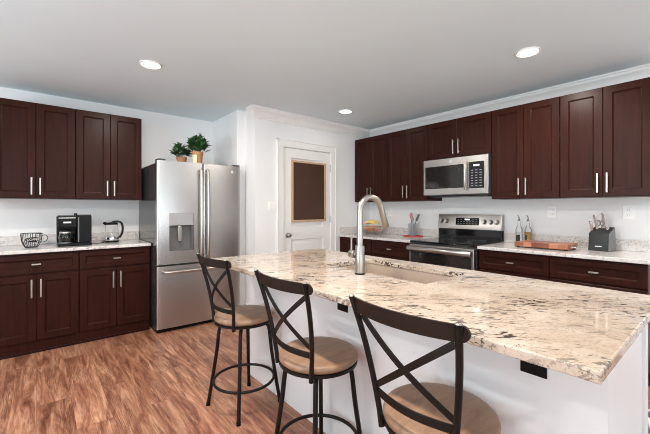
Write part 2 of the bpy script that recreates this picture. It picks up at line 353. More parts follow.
# ------------------------------------------------------------------ cabinets (local: x right, front -y, origin back left floor)
def pull(parent, x, z, y, vertical, L):
    b = MB()
    if vertical:
        b.box(x - .006, x + .006, y - .034, y - .024, z - L / 2, z + L / 2)
        for s in (-1, 1): b.cyl((x, y, z + s * L * .36), (x, y - .028, z + s * L * .36), .005, 8)
    else:
        b.box(x - L / 2, x + L / 2, y - .034, y - .024, z - .006, z + .006)
        for s in (-1, 1): b.cyl((x + s * L * .36, y, z), (x + s * L * .36, y - .028, z), .005, 8)
    return b.build('handle', 'nickel', parent, bevel=.0015)
def front(parent, kind, x0, x1, z0, z1, yb, rail=.058, mat='wood'):
    t = .02; m = MB().panel(x0, x1, z0, z1, yb, [(0, 0), (0, t - .0025), (.0025, t), (rail, t), (rail + .004, t - .006), (rail + .009, t - .008), (rail + .011, t - .013)])
    return m.build(kind, mat, parent, ang=20)
def off(c): c.location -= Vector((.0025, 0, 0)) if c.location.x > 3 else Vector((0, .0025, 0))   # hung a hair off the wall
def upper(name, label, loc, rz, wd, z0, z1, depth=.31, group=None):
    c = thing(name, label, 'cabinet', loc, rz, group); c.location.z = z0; h = z1 - z0; off(c)
    MB().box(0, wd, -depth, 0, 0, h).build('carcass', 'wood', c, bevel=.001)
    mid = wd / 2
    for i, (a, b) in enumerate(((.003, mid - .0015), (mid + .0015, wd - .003))):
        d = front(c, 'door', a, b, .004, h - .003, -depth)
        hx = b - .030 if i == 0 else a + .030
        pull(d, hx, .030 + .085, -depth - .02, True, .16)
    return c
def base(name, label, loc, rz, wd, doors=2, drawer=True, depth=.60, group=None, cat='cabinet', flush=True):
    c = thing(name, label, cat, loc, rz, group); off(c)
    MB().box(0, wd, -depth, 0, .10, .884).box(0.001, wd - .001, -depth + (.0 if flush else .07), 0, 0, .10).build('carcass', 'wood', c, bevel=.001)
    y = -depth
    if drawer:
        d = front(c, 'drawer', .004, wd - .004, .705, .868, y, .045); pull(d, wd / 2, .786, y - .02, False, .064)
    top = .69 if drawer else .868
    if doors == 2:
        for i, (a, b) in enumerate(((.004, wd / 2 - .0015), (wd / 2 + .0015, wd - .004))):
            d = front(c, 'door', a, b, .108, top, y); pull(d, b - .03 if i == 0 else a + .03, top - .115, y - .02, True, .16)
    elif doors == 1:
        d = front(c, 'door', .004, wd - .004, .108, top, y, min(.058, wd * .22)); pull(d, wd - .028, top - .115, y - .02, True, .16) if wd > .3 else None
    return c
GU, GB = 'dark upper cabinets on the back wall', 'dark base cabinets on the back wall'
UZ0, UZ1 = 1.372, 2.28
upper('upper_cabinet', 'dark espresso two-door upper cabinet at the left edge, above the wire basket', (-.310, YA, 0), 0, .611, UZ0, UZ1, group=GU)
upper('upper_cabinet', 'dark espresso two-door upper cabinet above coffee maker and kettle, next to refrigerator', (.302, YA, 0), 0, .600, UZ0, UZ1, group=GU)
base('base_cabinet', 'dark base cabinet with drawer and two doors at the left edge, below wire basket', (-.310, YA, 0), 0, .617, group=GB)
base('base_cabinet', 'dark base cabinet with drawer and two doors directly left of the refrigerator', (.308, YA, 0), 0, .611, group=GB)
sh = MB().box(-.31, .919, YA - .618, YA - .6035, 0, .02); tag(sh.build('shoe_moulding', 'wooddark', bevel=.004), 'dark shoe moulding strip on floor along back wall base cabinets', 'moulding')
GU, GB = 'dark upper cabinets on the right wall', 'dark base cabinets on the right wall'
def ub(y0, wd, label, z0=UZ0): return upper('upper_cabinet', label, (XB, y0, 0), -90, wd, z0, UZ1, group=GU)
ub(3.585, .605, 'dark upper cabinet in the far corner beside pantry wall, above fruit bowl')
ub(2.978, .609, 'dark upper cabinet directly left of the microwave')
ub(2.368, .757, 'short dark upper cabinet directly above the microwave', 1.849)
ub(1.610, .602, 'dark upper cabinet directly right of the microwave, above cutting board')
ub(1.007, .607, 'dark upper cabinet above knife block, cut by right edge of view')
def bb(y0, wd, label, **k): return base('base_cabinet', label, (XB, y0, 0), -90, wd, group=GB, flush=False, **k)
bb(3.596, .208, 'narrow dark base cabinet in the far corner against pantry wall', doors=1, drawer=False)
tag(MB().box(XB - .612, XB, 3.352, 3.386, 0, .884).build('filler_strip', 'trim'), 'pale vertical filler strip between narrow corner cabinet and drawer cabinet', 'filler')
bb(3.351, .36, 'dark base cabinet with drawer just behind the faucet, below fruit bowl', doors=1)
bb(2.990, .605, 'dark drawer base cabinet directly left of the range', doors=2)
bb(1.605, .602, 'dark drawer base cabinet directly right of the range', doors=2)
bb(1.002, .607, 'dark drawer base cabinet below knife block at end of right counter', doors=2)

# ------------------------------------------------------------------ counters
def slab(name, label, x0, x1, y0, y1, z0=.884, z1=.914, bev=.005, cat='countertop'):
    o = MB().box(0, x1 - x0, 0, y1 - y0, 0, z1 - z0).build(name, 'granite_daylit', bevel=bev, loc=(x0, y0, z0)); return tag(o, label, cat)
slab('granite_countertop', 'speckled granite countertop on back wall cabinets left of refrigerator', -.325, .924, YA - .645, YA)
slab('granite_countertop', 'speckled granite countertop in far corner left of the range', XB - .645, XB, 2.384, YD)
slab('granite_countertop', 'speckled granite countertop right of the range under knife block', XB - .645, XB, .375, 1.606)
slab('granite_backsplash', 'low granite backsplash strip behind coffee maker and kettle', -.325, .924, YA - .02, YA, .914, 1.008, .003, 'backsplash')
slab('granite_backsplash', 'low granite backsplash strip behind fruit bowl, left of the range', XB - .02, XB, 2.384, YD, .914, 1.012, .003, 'backsplash')
slab('granite_backsplash', 'low granite backsplash strip behind bottles and knife block', XB - .02, XB, .375, 1.606, .914, 1.012, .003, 'backsplash')
slab('granite_backsplash', 'short granite side splash on the pantry wall by corner counter', XB - .640, XB - .021, YD - .02, YD, .914, 1.012, .003, 'backsplash')

# ------------------------------------------------------------------ island
IX0, IX1, IY0, IY1 = .95, 1.96, .189, 2.444
HX0, HX1, HY0, HY1 = 1.43, 1.815, .955, 1.70
BX0, BX1, BY0, BY1 = 1.257, 1.862, .235, 2.395
def holed():
    m = MB(); bm = m.bm; xs = [IX0, HX0, HX1, IX1]; ys = [IY0, HY0, HY1, IY1]
    for z, fl in ((.914, 1), (.884, 0)):
        g = [[bm.verts.new((x - IX0, y - IY0, z - .884)) for y in ys] for x in xs]
        for i in range(3):
            for j in range(3):
                if i == 1 and j == 1: continue
                q = [g[i][j], g[i + 1][j], g[i + 1][j + 1], g[i][j + 1]]; bm.faces.new(q if fl else q[::-1])
        if fl: top = g
        else: bot = g
    def side(a, b): bm.faces.new((top[a[0]][a[1]], top[b[0]][b[1]], bot[b[0]][b[1]], bot[a[0]][a[1]]))
    for k in range(3):
        side((k, 0), (k + 1, 0)); side((k, 3), (k + 1, 3)); side((0, k), (0, k + 1)); side((3, k), (3, k + 1))
    side((1, 1), (2, 1)); side((1, 2), (2, 2)); side((1, 1), (1, 2)); side((2, 1), (2, 2)); return m
tag(holed().build('granite_countertop', 'granite', bevel=.005, loc=(IX0, IY0, .884)), 'large speckled cream granite countertop of the island with sink cutout', 'countertop')
isl = thing('island_base', 'white panelled kitchen island base beneath the big granite top', 'island', (BX0, BY0, 0))
lx, ly = BX1 - BX0, BY1 - BY0
MB().box(0, .018, 0, ly, 0, .884).build('back_panel', 'island', isl)
e = MB().box(.018, lx - .05, 0, .018, 0, .884).box(lx - .05, lx, -.012, .05, 0, .884); e.build('end_panel', 'island', isl, bevel=.0015)
MB().box(.018, lx, ly - .018, ly, 0, .884).build('end_panel', 'island', isl)
MB().box(.018, lx - .02, .05, ly - .018, 0.0, .65).build('cabinet_box', 'island', isl)
for i in range(4):
    a = .055 + i * (ly - .08) / 4; b = a + (ly - .08) / 4 - .005
    m = MB(); t0 = lx - .02
    m.rings([[(t0 + d, a + s, .12 + s), (t0 + d, b - s, .12 + s), (t0 + d, b - s, .87 - s), (t0 + d, a + s, .87 - s)] for s, d in ((0, 0), (0, .02), (.058, .02), (.064, .01))]); dd = m.build('door', 'island', isl)
    MB().box(t0 + .044, t0 + .054, b - .04, b - .028, .68, .84).cyl((t0 + .02, b - .034, .70), (t0 + .046, b - .034, .70), .005, 8).cyl((t0 + .02, b - .034, .82), (t0 + .046, b - .034, .82), .005, 8).build('handle', 'nickel', dd)
def outlet(label, loc, rz, mat='outlet', slot='dispenser', group=None, face=None):
    t = thing('outlet', label, 'outlet', loc, rz, group)
    MB().box(-.040, .040, -.006, 0, -.063, .063).build('plate', mat, t, bevel=.003)
    for s in (-1, 1):
        f = MB().box(-.017, .017, -.009, -.004, s * .021 - .014, s * .021 + .014).build('socket', mat if face is None else face, t, bevel=.002)
        MB().box(-.008, -.005, -.0095, -.008, s * .021 - .006, s * .021 + .006).box(.005, .008, -.0095, -.008, s * .021 - .006, s * .021 + .006).build('slots', slot, f)
    return t
outlet('black power outlet on white island side, near its front right corner', (BX0, .428, .789), -90, 'blackpl', 'greyplastic', 'black outlets under the island top')
outlet('black power outlet on white island side, between middle and nearest stools', (BX0, 1.35, .789), -90, 'blackpl', 'greyplastic', 'black outlets under the island top')
outlet('white wall outlet above cutting board, right of the bottles', (XB, 1.167, 1.242), -90, group='white outlets on the right wall')
outlet('white wall outlet to the right of knife block', (XB, .59, 1.242), -90, group='white outlets on the right wall')
outlet('white wall outlet in far corner left of the range, above fruit bowl', (XB, 3.2, 1.226), -90, group='white outlets on the right wall')

# sink and faucet
sk = thing('sink', 'undermount stainless steel single bowl sink in the island top', 'sink', (HX0, HY0, .884))
m = MB(); bm = m.bm; a, b, dp = HX1 - HX0, HY1 - HY0, .20
rr = [[(-.02, -.02, -.001), (a + .02, -.02, -.001), (a + .02, b + .02, -.001), (-.02, b + .02, -.001)], [(-.003, -.003, -.001), (a + .003, -.003, -.001), (a + .003, b + .003, -.001), (-.003, b + .003, -.001)],
      [(.004, .004, -dp + .02), (a - .004, .004, -dp + .02), (a - .004, b - .004, -dp + .02), (.004, b - .004, -dp + .02)], [(.03, .03, -dp), (a - .03, .03, -dp), (a - .03, b - .03, -dp), (.03, b - .03, -dp)]]
m.rings(rr, cap0=False); m.build('basin', 'sinksteel', sk)
MB().lathe([(.045, 0), (.045, .003), (.036, .004), (.03, -.001)], (a / 2, b / 2, -dp), 24).build('drain', 'chrome', sk)
fc = thing('faucet', 'tall brushed nickel gooseneck pull-down faucet standing beside the island sink', 'faucet', (1.366, 1.33, .914))
MB().lathe([(.029, 0), (.029, .008)], seg=24).build('base_ring', 'blackpl', fc)
MB().lathe([(.026, .008), (.026, .150), (.024, .156), (.018, .158)], seg=24).build('body', 'faucet', fc)
ca, sa = math.cos(R(-8)), math.sin(R(-8)); ra = .078
pts = [Vector((0, 0, .15)), Vector((0, 0, .25)), Vector((0, 0, .345))] + arc((ra * ca, ra * sa, .345), ra, 180, 12, 14, (ca, sa, 0))[1:]
tg = (pts[-1] - pts[-2]).normalized(); pe = pts[-1] + tg * .035
MB().tube(pts + [pe], .0175, 14).build('spout', 'faucet', fc)
MB().tube([pe - tg * .002, pe + tg * .006, pe + tg * .01, pe + tg * .075, pe + tg * .08], [.0185, .0185, .0175, .0205, .017], 14).build('spray_head', 'faucet', fc)
MB().cyl((0, .02, .105), (0, .034, .105), .014, 14).tube([(0, .034, .105), (0, .036, .105), (0, .074, .106), (0, .079, .106)], [.019, .022, .022, .018], 16).build('lever', 'faucet', fc)

# ------------------------------------------------------------------ refrigerator (local origin front-left floor, x right, y into wall)
FX, FY, FW, FH = .930, 3.74, .914, 1.768
fr = thing('refrigerator', 'stainless french door refrigerator with ice dispenser against back wall', 'refrigerator', (FX, FY, 0))
MB().box(.004, FW - .004, .075, .83, .03, 1.745).build('cabinet_body', 'sidegrey', fr, bevel=.004)
MB().box(.01, FW - .01, .05, .80, .0, .045).build('base_grille', 'blackpl', fr)
def bulge(x): return .018 * (1 - ((x - FW / 2) / (FW / 2)) ** 2)
def curved(x0, x1, z0, z1, yb=.068, n=14, hole=None):
    m = MB(); xs = [x0 + (x1 - x0) * i / n for i in range(n + 1)]
    def yf(x):
        e = min(x - x0, x1 - x); r = .014
        return .018 - bulge(x) + (0 if e > r else r - math.sqrt(max(0, r * r - (r - e) ** 2)))
    xs = sorted(set([x0, x0 + .002, x0 + .005, x0 + .009, x0 + .014, x1 - .014, x1 - .009, x1 - .005, x1 - .002, x1] + [x0 + .014 + (x1 - x0 - .028) * i / n for i in range(n + 1)] + ([hole[0], hole[1]] if hole else [])))
    xs = [x for i, x in enumerate(xs) if i == 0 or x - xs[i - 1] > 1e-6]
    zs = [z0] + ([hole[2], hole[3]] if hole else []) + [z1]; bm = m.bm
    F = [[bm.verts.new((x, yf(x), z)) for z in zs] for x in xs]; Bk = [[bm.verts.new((x, yb, z)) for z in zs] for x in xs]
    for i in range(len(xs) - 1):
        for j in range(len(zs) - 1):
            inh = hole and xs[i] >= hole[0] - 1e-6 and xs[i + 1] <= hole[1] + 1e-6 and j == 1
            if not inh: bm.faces.new((F[i][j], F[i + 1][j], F[i + 1][j + 1], F[i][j + 1]))
            bm.faces.new((Bk[i][j], Bk[i][j + 1], Bk[i + 1][j + 1], Bk[i + 1][j]))
        bm.faces.new((F[i][0], Bk[i][0], Bk[i + 1][0], F[i + 1][0])); bm.faces.new((F[i][-1], F[i + 1][-1], Bk[i + 1][-1], Bk[i][-1]))
    for i in (0, -1):
        for j in range(len(zs) - 1): bm.faces.new((F[i][j], F[i][j + 1], Bk[i][j + 1], Bk[i][j]))
    return m
SP = 1.400 - FX
D0, D1 = 1.048 - FX, 1.294 - FX
dl = curved(0, SP - .002, .700, FH, hole=(D0, D1, .835, 1.228)).build('door', 'steelv', fr, ang=40)
dw = MB().box(D0, D1, .004, .060, 1.100, 1.228); dw.build('dispenser_panel', 'dispenser', dl, bevel=.002)
m = MB(); m.rings([[(D0, .012, .835), (D1, .012, .835), (D1, .012, 1.10), (D0, .012, 1.10)], [(D0 + .012, .012, .845), (D1 - .012, .012, .845), (D1 - .012, .012, 1.10), (D0 + .012, .012, 1.10)], [(D0 + .02, .062, .855), (D1 - .02, .062, .855), (D1 - .02, .062, 1.10), (D0 + .02, .062, 1.10)]], cap0=False)
m.build('dispenser_recess', 'recess', dl)
MB().box(.5 * (D0 + D1) - .03, .5 * (D0 + D1) + .012, .03, .045, .93, 1.085).cyl((.5 * (D0 + D1) - .008, .035, 1.08), (.5 * (D0 + D1) - .008, .035, 1.10), .02, 12).build('dispenser_paddle', 'steel', dl, bevel=.004)
drr = curved(SP + .002, FW, .700, FH).build('door', 'steelv', fr, ang=40)
def long_handle(par, x, z0, z1):
    y = .018 - bulge(x)
    b = MB().tube([(x, y - .034, z0), (x, y - .040, z0 + .01)] + [(x, y - .046 - .012 * math.sin(math.pi * i / 8), z0 + .02 + (z1 - z0 - .04) * i / 8) for i in range(9)] + [(x, y - .040, z1 - .01), (x, y - .034, z1)], [.011, .0155] + [.0165] * 9 + [.0155, .011], 12)
    for z in (z0 + .035, z1 - .035): b.cyl((x, y + .004, z), (x, y - .045, z), .011, 10)
    b.build('handle', 'nickel', par)
long_handle(dl, SP - .037, .73, 1.70); long_handle(drr, SP + .037, .73, 1.70)
fz = curved(0, FW, .045, .682).build('freezer_drawer', 'steel', fr, ang=40)
b = MB().tube([(.06, .01, .626), (.062, -.03, .626), (.075, -.044, .626)] + [(.10 + (FW - .2) * i / 8, -.052 - .008 * math.sin(math.pi * i / 8), .626) for i in range(9)] + [(FW - .075, -.044, .626), (FW - .062, -.03, .626), (FW - .06, .01, .626)], .016, 12); b.build('handle', 'nickel', fz)
for x0 in (.01, FW - .085): MB().box(x0, x0 + .075, .01, .12, FH, FH + .018).build('hinge_cover', 'sidegrey', fr, bevel=.005)
emb = MB().lathe([(.016, 0), (.016, .002), (.001, .0022)], seg=20); eo = emb.build('emblem', 'markwhite', drr); ex = 1.736 - FX
eo.matrix_local = Matrix.Translation((ex, .0185 - bulge(ex), 1.70)) @ Matrix.Rotation(R(90), 4, 'X')
MB().tube([(.0125 * math.cos(R(a)), .0125 * math.sin(R(a)), .0022) for a in range(0, 360, 20)], .0012, 6, True).tube([(.006 * math.sin(R(a)) , .006 * math.cos(R(a * 1.5)), .0024) for a in range(0, 300, 20)], .0008, 5).build('emblem_mark', 'greyplastic', eo)

# ------------------------------------------------------------------ plants on the refrigerator
def plant(label, x, y, z, pr, ph, n, spread, height, seed, wrap=False):
    t = thing('potted_plant', label, 'plant', (x, y, z), 0, 'potted plants on the refrigerator'); rnd = random.Random(seed)
    MB().lathe([(pr * .78, 0), (pr * .98, ph * .8), (pr * 1.06, ph * .8), (pr * 1.08, ph), (pr * .95, ph), (pr * .93, ph * .9)], cap1=False).build('pot', 'terra', t)
    MB().lathe([(pr * .93, ph * .88), (.001, ph * .9)], cap0=False).build('soil', 'soil', t)
    if wrap:
        q = MB(); aa = [R(188 + 8 * i) for i in range(8)]
        q.rings([[((pr * .93) * math.cos(u), (pr * .93) * math.sin(u), ph * .15) for u in aa] + [((pr * 1.07) * math.cos(u), (pr * 1.07) * math.sin(u), ph * .15) for u in aa[::-1]], [((pr * .97) * math.cos(u), (pr * .97) * math.sin(u), ph * .76) for u in aa] + [((pr * 1.1) * math.cos(u), (pr * 1.1) * math.sin(u), ph * .76) for u in aa[::-1]]]); q.build('pot_label', 'wrap', t)
    f = MB(); st = MB(); bm = f.bm
    for i in range(n):
        a = rnd.uniform(0, 2 * math.pi); u = rnd.random(); el = rnd.uniform(.15, 1.0)
        tip = Vector((math.cos(a) * spread * (.35 + .65 * u), math.sin(a) * spread * (.35 + .65 * u) * .9, ph + height * el * (1.05 - .55 * u)))
        root = Vector((math.cos(a) * pr * .3 * u, math.sin(a) * pr * .3 * u, ph * .9))
        if i % 3 == 0: st.tube(bez(root, (root + tip) / 2 + Vector((0, 0, .03)), tip, 4), .0022, 5)
        d = (tip - root).normalized(); d = (d + Vector((rnd.uniform(-.6, .6), rnd.uniform(-.6, .6), rnd.uniform(-.5, .4)))).normalized()
        L = rnd.uniform(.06, .095); wdt = L * rnd.uniform(.24, .33); side = d.cross(Vector((0, 0, 1)))
        side = side.normalized() if side.length > .01 else Vector((1, 0, 0)); nn = side.cross(d); k = nn * (wdt * .35)
        pr_ = [(0, .06), (.2, .7), (.45, 1.), (.7, .78), (.9, .3), (1, .02)]; rows = []
        for s_, ww in pr_:
            c = tip + d * L * (s_ - .3) - nn * (L * .25 * s_ * s_); rows.append([bm.verts.new((q.x, q.y, max(q.z, .042))) for q in (c + side * wdt * ww + k * ww, c, c - side * wdt * ww + k * ww)])
        for r0, r1 in zip(rows, rows[1:]):
            for j in (0, 1): bm.faces.new((r0[j], r0[j + 1], r1[j + 1], r1[j]))
    f.build('foliage', 'leaf', t); st.build('stems', 'leaf', t)
plant('low green leafy plant in short terracotta pot on refrigerator, left of the taller one', 1.290, 4.13, 1.7455, .055, .125, 66, .105, .155, 3)
plant('taller bushy green plant in labelled tan pot on refrigerator, right of the low one', 1.385, 3.875, 1.7455, .056, .165, 96, .108, .165, 8, True)

# ------------------------------------------------------------------ range and microwave (local: x right along wall, front -y)
rg = thing('range', 'stainless electric range with black glass cooktop between right wall counters', 'range', (XB, 2.379, 0), -90)
RW = .762
MB().box(.003, RW - .003, -.62, -.004, .02, .895).build('body', 'sidegrey', rg)
MB().box(0, RW, -.655, -.075, .897, .917).build('cooktop', 'blackglass', rg, bevel=.004)
for cx, cy, r in ((.2, -.22, .075), (.56, -.22, .095), (.2, -.49, .105), (.56, -.49, .08)): MB().lathe([(r, 0), (r, .0006), (r - .004, .0006), (r - .004, 0)], (cx, cy, .9172), 36, False, False).build('burner_ring', 'greyplastic', rg)
bp = MB().quadbox([(0, -.085, 1.035), (RW, -.085, 1.035), (RW, -.004, 1.035), (0, -.004, 1.035), (0, -.060, 1.208), (RW, -.060, 1.208), (RW, -.004, 1.208), (0, -.004, 1.208)]).build('control_panel', 'steel', rg, bevel=.006)
MB().box(.004, RW - .004, -.074, -.004, .917, 1.035).build('riser', 'blackglass', rg)
def onp(z): return -.085 + .025 * (z - 1.035) / .173
dsp = MB().quadbox([(.235, onp(1.085) - .003, 1.085), (.515, onp(1.085) - .003, 1.085), (.515, onp(1.085) + .01, 1.085), (.235, onp(1.085) + .01, 1.085), (.235, onp(1.168) - .003, 1.168), (.515, onp(1.168) - .003, 1.168), (.515, onp(1.168) + .01, 1.168), (.235, onp(1.168) + .01, 1.168)]).build('display', 'blackglass', bp)
for i in range(7):
    for j in range(3):
        if 2 <= i <= 4 and j == 2: continue
        x = .258 + i * .036; z = 1.098 + j * .024; MB().box(x, x + .016, onp(z) - .0042, onp(z) - .002, z, z + .007).build('key', 'button', dsp)
MB().box(.345, .405, onp(1.15) - .0042, onp(1.15) - .002, 1.142, 1.158).build('clock_digits', 'screen', dsp)
for x in (.050, .118, .575, .645, .712):
    kb = MB().lathe([(.026, 0), (.026, .006), (.020, .012), (.019, .03), (.016, .034), (.001, .034)], seg=20); ko = kb.build('knob', 'steel', rg)
    ko.matrix_local = Matrix.Translation((x, onp(1.125), 1.125)) @ Matrix.Rotation(R(82), 4, 'X')
od = MB().box(.006, RW - .006, -.672, -.622, .215, .878).build('oven_door', 'steel', rg, bevel=.004)
MB().box(.022, RW - .03, -.677, -.665, .255, .800).build('door_glass', 'darkglass', od, bevel=.003)
hb = MB().tube([(.010, -.715, .836), (.016, -.715, .836), (RW - .016, -.715, .836), (RW - .010, -.715, .836)], [.022, .029, .029, .022], 16)
for x in (.05, RW - .05): hb.box(x - .014, x + .014, -.715, -.668, .822, .85)
hb.build('handle', 'steel', od)
MB().box(.006, RW - .006, -.665, -.622, .04, .205).build('storage_drawer', 'steel', rg, bevel=.004)
MB().box(.02, RW - .02, -.60, -.05, 0, .03).build('foot_plinth', 'blackpl', rg)

mw = thing('microwave', 'stainless over-the-range microwave hanging beneath short cabinet above the range', 'microwave', (XB, 2.370, 1.42), -90)
MW, MH = .760, .418
MB().box(.002, MW - .002, -.365, -.004, 0, MH).build('case', 'sidegrey', mw, bevel=.003)
md = MB().box(0, .700 * MW, -.400, -.367, .012, MH - .003).box(.700 * MW, MW, -.398, -.367, .012, MH - .003).build('door', 'steel', mw, bevel=.003)
MB().box(.025, .655 * MW, -.403, -.395, .085, MH - .085).build('window', 'darkglass', md, bevel=.002)
MB().box(.022 * MW + .008, .66 * MW, -.402, -.396, .082, MH - .082).build('window_surround', 'blackpl', md)
cp = MB().box(.735 * MW, .945 * MW, -.402, -.394, .070, MH - .070).build('control_panel', 'blackglass', mw, bevel=.002)
for i in range(3):
    for j in range(7):
        x = .765 * MW + i * .045; z = .092 + j * .027; MB().box(x, x + .022, -.4036, -.4015, z, z + .008).build('key', 'button', cp)
MB().box(.80 * MW, .88 * MW, -.4036, -.4015, .300, .318).build('clock_digits', 'screen', cp)
h = MB().tube([(.695 * MW, -.428, .06), (.695 * MW, -.434, .07), (.695 * MW, -.436, MH / 2), (.695 * MW, -.434, MH - .07), (.695 * MW, -.428, MH - .06)], [.010, .0125, .0125, .0125, .010], 12)
for z in (.09, MH - .09): h.cyl((.695 * MW, -.40, z), (.695 * MW, -.432, z), .008, 8)
h.build('handle', 'nickel', md)
MB().box(.05, MW - .05, -.36, -.06, -.010, .002).build('grease_filter', 'blackpl', mw)
eo = MB().lathe([(.017, 0), (.017, .002), (.001, .0022)], seg=20).build('emblem', 'markwhite', md); eo.matrix_local = Matrix.Translation((.455 * MW, -.400, MH - .042)) @ Matrix.Rotation(R(90), 4, 'X')
MB().tube([(.013 * math.cos(R(a)), .013 * math.sin(R(a)), .0022) for a in range(0, 360, 20)], .0012, 6, True).build('emblem_mark', 'greyplastic', eo)

# ------------------------------------------------------------------ bar stools (local: origin floor under seat, sitter faces +x)
def stool(label, x, y, rz, legrot):
    t = thing('bar_stool', label, 'stool', (x, y, 0), rz, 'bar stools along the island')
    zs, rs = .600, .188
    MB().lathe([(.02, zs - .036), (rs - .008, zs - .036), (rs - .001, zs - .030), (rs, zs - .018), (rs - .003, zs - .009), (rs - .010, zs - .004), (rs - .03, zs - .001), (rs - .06, zs), (.04, zs + .001), (.001, zs + .001)], seg=48).build('seat', 'seat', t)
    MB().lathe([(.05, zs - .056), (rs - .012, zs - .056), (rs - .001, zs - .052), (rs - .001, zs - .040), (rs - .012, zs - .0355), (.05, zs - .0355)], seg=40).build('seat_frame', 'iron', t)
    for k in range(4):
        a = R(45 + 90 * k + legrot); c, s_ = math.cos(a), math.sin(a)
        pr_ = [(.05, .532), (.10, .532), (.132, .528), (.151, .512), (.161, .482), (.176, .35), (.202, .18), (.231, .004)]
        P = spline([(r * c, r * s_, z) for r, z in pr_], 4)
        lg = MB().tube(P, .0115, 10).build('leg', 'iron', t)
        MB().cyl(P[-1] + Vector((0, 0, -.003)), P[-1] + Vector((-.002 * c, -.002 * s_, .018)), .0135, 10).build('foot_cap', 'blackpl', lg)
    MB().tube([(.191 * math.cos(R(a)), .191 * math.sin(R(a)), .17) for a in range(0, 360, 8)], .009, 8, True).build('foot_ring', 'iron', t)
    MB().lathe([(.07, .522), (.07, .5435)], seg=20).build('swivel_plate', 'iron', t)
    def post(s_, z):   # back post centre line at height z
        u = (z - .555) / .425; return Vector((-.147 - .02 * u - .062 * u * u, s_ * (.128 + .062 * u ** .9 if u > 0 else .128), z))
    for s_ in (-1, 1):
        P = [post(s_, .545 + .435 * i / 10) if i else post(s_, .556) + Vector((.0, 0, -.018)) for i in range(11)]
        p = MB().tube(P, .0102, 12).build('back_post', 'iron', t)
        MB().lathe([(.0095, 0), (.007, .003), (.001, .004)], tuple(P[-1]), 12).build('post_cap', 'nickel', p)
        MB().tube([P[0] + Vector((.0, 0, .012)), (-.13, s_ * .118, .54)], .009, 8).build('bracket', 'iron', p)
    # top rail, bowed backwards, rounded ends
    m = MB(); rg_ = []
    zc = .953; hw = .190 + .020
    for i in range(41):
        v = -1 + 2 * i / 40; v = math.copysign(1 - (1 - abs(v)) ** 1.5, v); yy = v * hw; bow = -.046 * (1 - v * v); e = min(1, (1 - abs(v)) * hw / .018); hh = .025 * math.sqrt(max(.06, 1 - (1 - e) ** 2)) * (.92 + .08 * (1 - v * v))
        x0 = -.206 + bow; lean = .15
        rg_.append([(x0 + dx - lean * dz, yy, zc + dz) for dx, dz in ((.004, hh), (-.004, hh), (-.004, -hh), (.004, -hh))])
    m.rings(rg_); m.build('top_rail', 'bronze', t, ang=40)
    # lower rail
    A, B_ = post(1, .655), post(-1, .655)
    m = MB().bar([A.lerp(B_, i / 12) + Vector((.004 - .03 * math.sin(math.pi * i / 12), 0, 0)) for i in range(13)], .026, .006, (0, 0, 1)); m.build('lower_rail', 'iron', t, bevel=.0012)
    for s_ in (1, -1):
        A, B_ = post(s_, .918), post(-s_, .675); A.y *= .93; B_.y *= .97
        off = .004 if s_ > 0 else -.003
        P = [A.lerp(B_, i / 12) + Vector((off + .006 - .026 * math.sin(math.pi * i / 12), 0, 0)) for i in range(13)]
        d = (B_ - A).normalized(); MB().bar(P, .021, .005, Vector((1, 0, 0)).cross(d)).build('cross_bar', 'iron', t, bevel=.001)
    return t
stool('black iron swivel stool with taupe round seat, nearest the refrigerator, farthest from camera', 1.042, 2.065, 3, 7)
stool('black iron swivel stool with taupe round seat, the middle of the three', 1.035, 1.285, 1, 1)
stool('black iron swivel stool with taupe round seat, nearest the camera, lowest in view', 1.045, .645, 1, 0)

# ------------------------------------------------------------------ things on the back wall counter
Z = .9145
def text_mesh(name, body, size, mat, parent, mw):
    cu = bpy.data.curves.new(name, 'FONT'); cu.body = body; cu.size = size; cu.align_x = 'CENTER'; cu.align_y = 'CENTER'; cu.extrude = .0006
    tmp = bpy.data.objects.new('tmp_text', cu); C.objects.link(tmp); dg = bpy.context.evaluated_depsgraph_get(); me = bpy.data.meshes.new_from_object(tmp.evaluated_get(dg)); bpy.data.objects.remove(tmp); bpy.data.curves.remove(cu)
    me.materials.clear(); me.materials.append(M[mat]); o = bpy.data.objects.new(name, me); C.objects.link(o); o.parent = parent; o.matrix_local = mw; return o
bk = thing('wire_basket', 'black wire coffee cup shaped basket on counter at left', 'basket', (-.035, 4.20, Z), 8)
m = MB()
prof = [(.046, .004), (.06, .03), (.072, .065), (.078, .13)]
for k in range(14):
    a = 2 * math.pi * k / 14; m.tube([(r * math.cos(a), r * math.sin(a), z) for r, z in prof], .0026, 6)
for r, z, q in ((.078, .13, .003), (.046, .004, .003), (.066, .045, .0018)): m.tube([(r * math.cos(R(a)), r * math.sin(R(a)), z) for a in range(0, 360, 12)], q, 6, True)
for k in range(5): m.tube([(-.045 + .0225 * k, -math.sqrt(max(0, .046 ** 2 - (-.045 + .0225 * k) ** 2)), .004), (-.045 + .0225 * k, math.sqrt(max(0, .046 ** 2 - (-.045 + .0225 * k) ** 2)), .004)], .0016, 5)
m.build('wire_cup', 'wire', bk)
MB().tube(spline([(.074, 0, .105), (.10, 0, .112), (.118, 0, .09), (.112, 0, .062), (.088, 0, .045), (.068, 0, .05)], 6), .0028, 7).build('handle', 'wire', bk)
pl = MB(); ring = [(.056 * math.cos(R(a)), .022 * math.sin(R(a))) for a in range(0, 360, 15)]
pl.rings([[(x, -.086 + x * x * 5 + dd, .078 + z) for x, z in ring] for dd in (.0, .003)]); pl.build('name_plate', 'blackpl', bk)
text_mesh('lettering', 'COFFEE', .027, 'markwhite', bk, Matrix.Translation((0, -.0872, .0775)) @ Matrix.Rotation(R(90), 4, 'X'))

